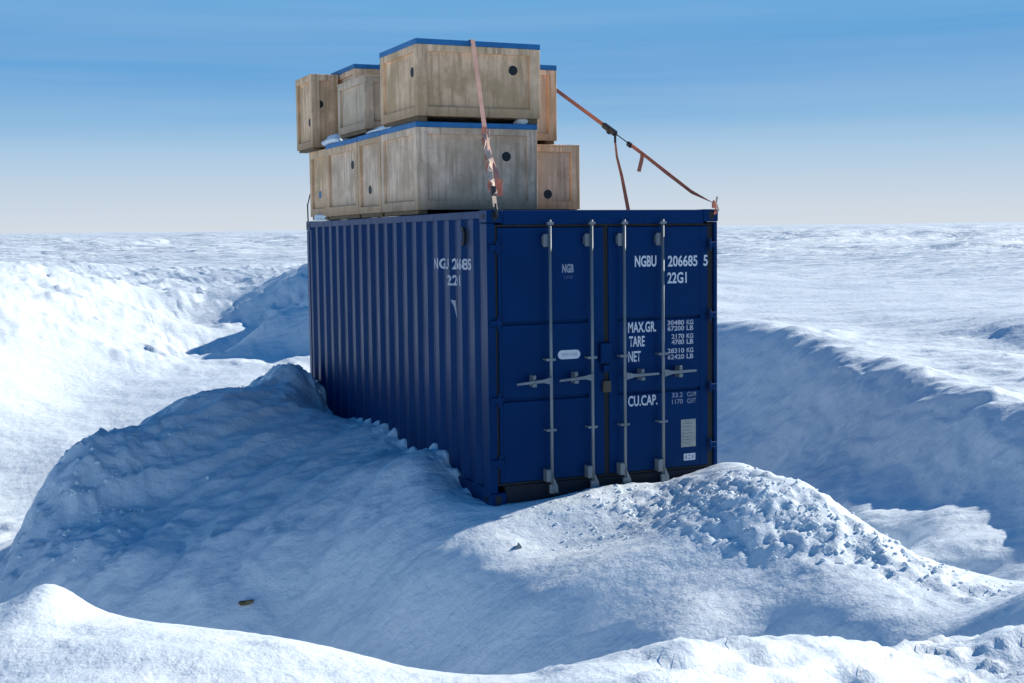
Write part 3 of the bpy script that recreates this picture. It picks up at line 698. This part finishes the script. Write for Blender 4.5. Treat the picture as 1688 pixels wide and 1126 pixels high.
# thin rope at the far left corner
p0 = V3(on_y(511, 322, 6.0)); p1 = V3(on_y(507, 338, 6.0)); p2 = Vector((0.02, 6.03, 2.64))
ro = MB().tube([p0 + Vector((.15, .1, .3)), p0, p1, lerp(p1, p2, .5), p2], .009, 6).build("lashing_rope", IRON, None, True, origin=p2)
tag(ro, "thin dark lashing rope tied to the far left top corner of the container", "rope")

# ------------------------------------------------------------------ snow caught between the crates, bits on the ground
def lump(name, c, s, label, cat, seed, group=None, m=SNOW, amp=.25, sub=3):
    bm = bmesh.new(); bmesh.ops.create_icosphere(bm, subdivisions=sub, radius=1)
    rg = random.Random(seed); ph = [rg.uniform(0, 6) for _ in range(6)]
    for v in bm.verts:
        p = v.co; k = 1 + amp * (math.sin(p.x * 3.1 + ph[0]) * math.sin(p.y * 2.7 + ph[1]) + .5 * math.sin(p.z * 6 + p.x * 5 + ph[2]) + .35 * math.sin(p.y * 9 + ph[3] + p.z * 7))
        v.co = Vector((p.x * s[0] * k, p.y * s[1] * k, max(p.z, -.35) * s[2] * k))
    me = bpy.data.meshes.new(name); bm.to_mesh(me); bm.free(); me.materials.append(m)
    for f in me.polygons: f.use_smooth = True
    o = bpy.data.objects.new(name, me); C.objects.link(o); o.location = c
    tag(o, label, cat, group); return o
lump("snow_patch", (.12, 5.42, 2.67), (.14, .30, .07), "small white snow patch on the container roof under the far left crate", "snow patch", 3)
lump("snow_patch", (.10, 4.95, 3.60), (.12, .36, .09), "small snow drift on the crate lid between the two far upper crates", "snow patch", 5)
lump("snow_patch", (1.27, 1.93, 3.60), (.11, .12, .075), "snow wedge on the lower blue lid at the right corner under the top front crate", "snow patch", 8)
lump("snow_patch", (.06, 3.12, 3.59), (.05, .5, .035), "thin strip of snow along the lower blue lid beneath the small orange-brown crate", "snow patch", 11)
lump("snow_patch", (2.05, 2.1, 2.62), (.10, .16, .035), "low snow patch on the container roof at the foot of the right tan crate", "snow patch", 13)
q = CAM + 11.6 * (FWD + RGT * (405 - 844) / FPX - UPV * (998 - 563) / FPX)
def scrap(c):
    z = gz(c[0], c[1]); m = MB(); V = Vector((c[0], c[1], z))
    m.box(V + Vector((-.06, -.02, -.01)), V + Vector((.055, .03, .022)), .008, Euler((.2, .1, .3))); m.box(V + Vector((-.03, -.03, .0)), V + Vector((.07, .0, .03)), .008, Euler((.1, -.25, -.4)))
    return m.build("scrap", SCRAP, None, origin=V)
tag(scrap(q), "small brownish wooden scrap lying on the shaded snow at lower left", "scrap")
q = CAM + 11.2 * (FWD + RGT * (853 - 844) / FPX - UPV * (906 - 563) / FPX)
z = gz(q[0], q[1]); m = MB(); V = Vector((q[0], q[1], z))
m.poly_prism([V + Vector((-.09, .03, -.03)), V + Vector((-.04, .02, .005)), V + Vector((-.005, .0, .02)), V + Vector((.015, 0, .055)), V + Vector((.04, .0, .02)), V + Vector((.06, .01, -.03))], (.015, .05, -.01))
tag(m.build("ice_shard", GREYI, None, origin=V), "small grey ice shard poking out of the snow in front of the container corner", "ice shard")

# ------------------------------------------------------------------ loose crumbs of broken snow
def crumbs(label, regions, seed):
    rg = np.random.RandomState(seed); V = []; F = []
    ico = bmesh.new(); bmesh.ops.create_icosphere(ico, subdivisions=1, radius=1)
    iv = np.array([v.co[:] for v in ico.verts]); iff = np.array([[v.index for v in f.verts] for f in ico.faces]); ico.free()
    for (cu, cv, su, sv, sl, n, smin, smax) in regions:
        uu = rg.normal(cu, su, n); vv = rg.normal(cv, sv, n) + sl * (uu - cu)
        # back from (across, along) to world
        x = uu * .913 + vv * .408; y = -uu * .408 + vv * .913
        ok = ~((x > -.05) & (x < 2.5) & (y > -.03) & (y < 6.1)); x, y = x[ok], y[ok]
        z = ground(x, y)
        for i in range(len(x)):
            r = smin + (smax - smin) * rg.rand() ** 3.2
            p = iv * (1 + .55 * (rg.rand(len(iv), 1) - .5)); p = p * np.array([1, .6 + .6 * rg.rand(), .45 + .5 * rg.rand()]) * r
            a = rg.rand() * 6.28; t = (rg.rand() - .5) * 1.2
            Rz = np.array([[math.cos(a), -math.sin(a), 0], [math.sin(a), math.cos(a), 0], [0, 0, 1]]); Rx = np.array([[1, 0, 0], [0, math.cos(t), -math.sin(t)], [0, math.sin(t), math.cos(t)]])
            p = p @ Rx.T @ Rz.T + np.array([x[i], y[i], z[i] - r * .12])
            F.append(iff + len(V) * len(iv)); V.append(p)
    V = np.concatenate(V); F = np.concatenate(F)
    me = bpy.data.meshes.new("snow_crumbs"); me.from_pydata(V.tolist(), [], F.tolist()); me.polygons.foreach_set("use_smooth", np.ones(len(F), bool)); me.materials.append(SNOW)
    o = bpy.data.objects.new("snow_crumbs", me); C.objects.link(o)
    tag(o, label, None, None, "stuff"); return o
# regions: centre across, centre along, spreads, slant, count, smallest and largest radius
crumbs("loose crumbs of broken snow strewn over the mound beside the container", [
    (2.0, -.75, .75, .38, -1.0, 800, .005, .030), (2.9, -1.7, .5, .28, -.9, 330, .005, .028), (1.2, -.6, .5, .30, -.4, 200, .004, .024),
    (-4.0, 1.2, .35, .8, 0, 260, .006, .034), (-3.2, 2.4, .35, .8, .6, 60, .006, .03), (-2.6, 5.3, .7, .5, 0, 160, .008, .045)], 4)
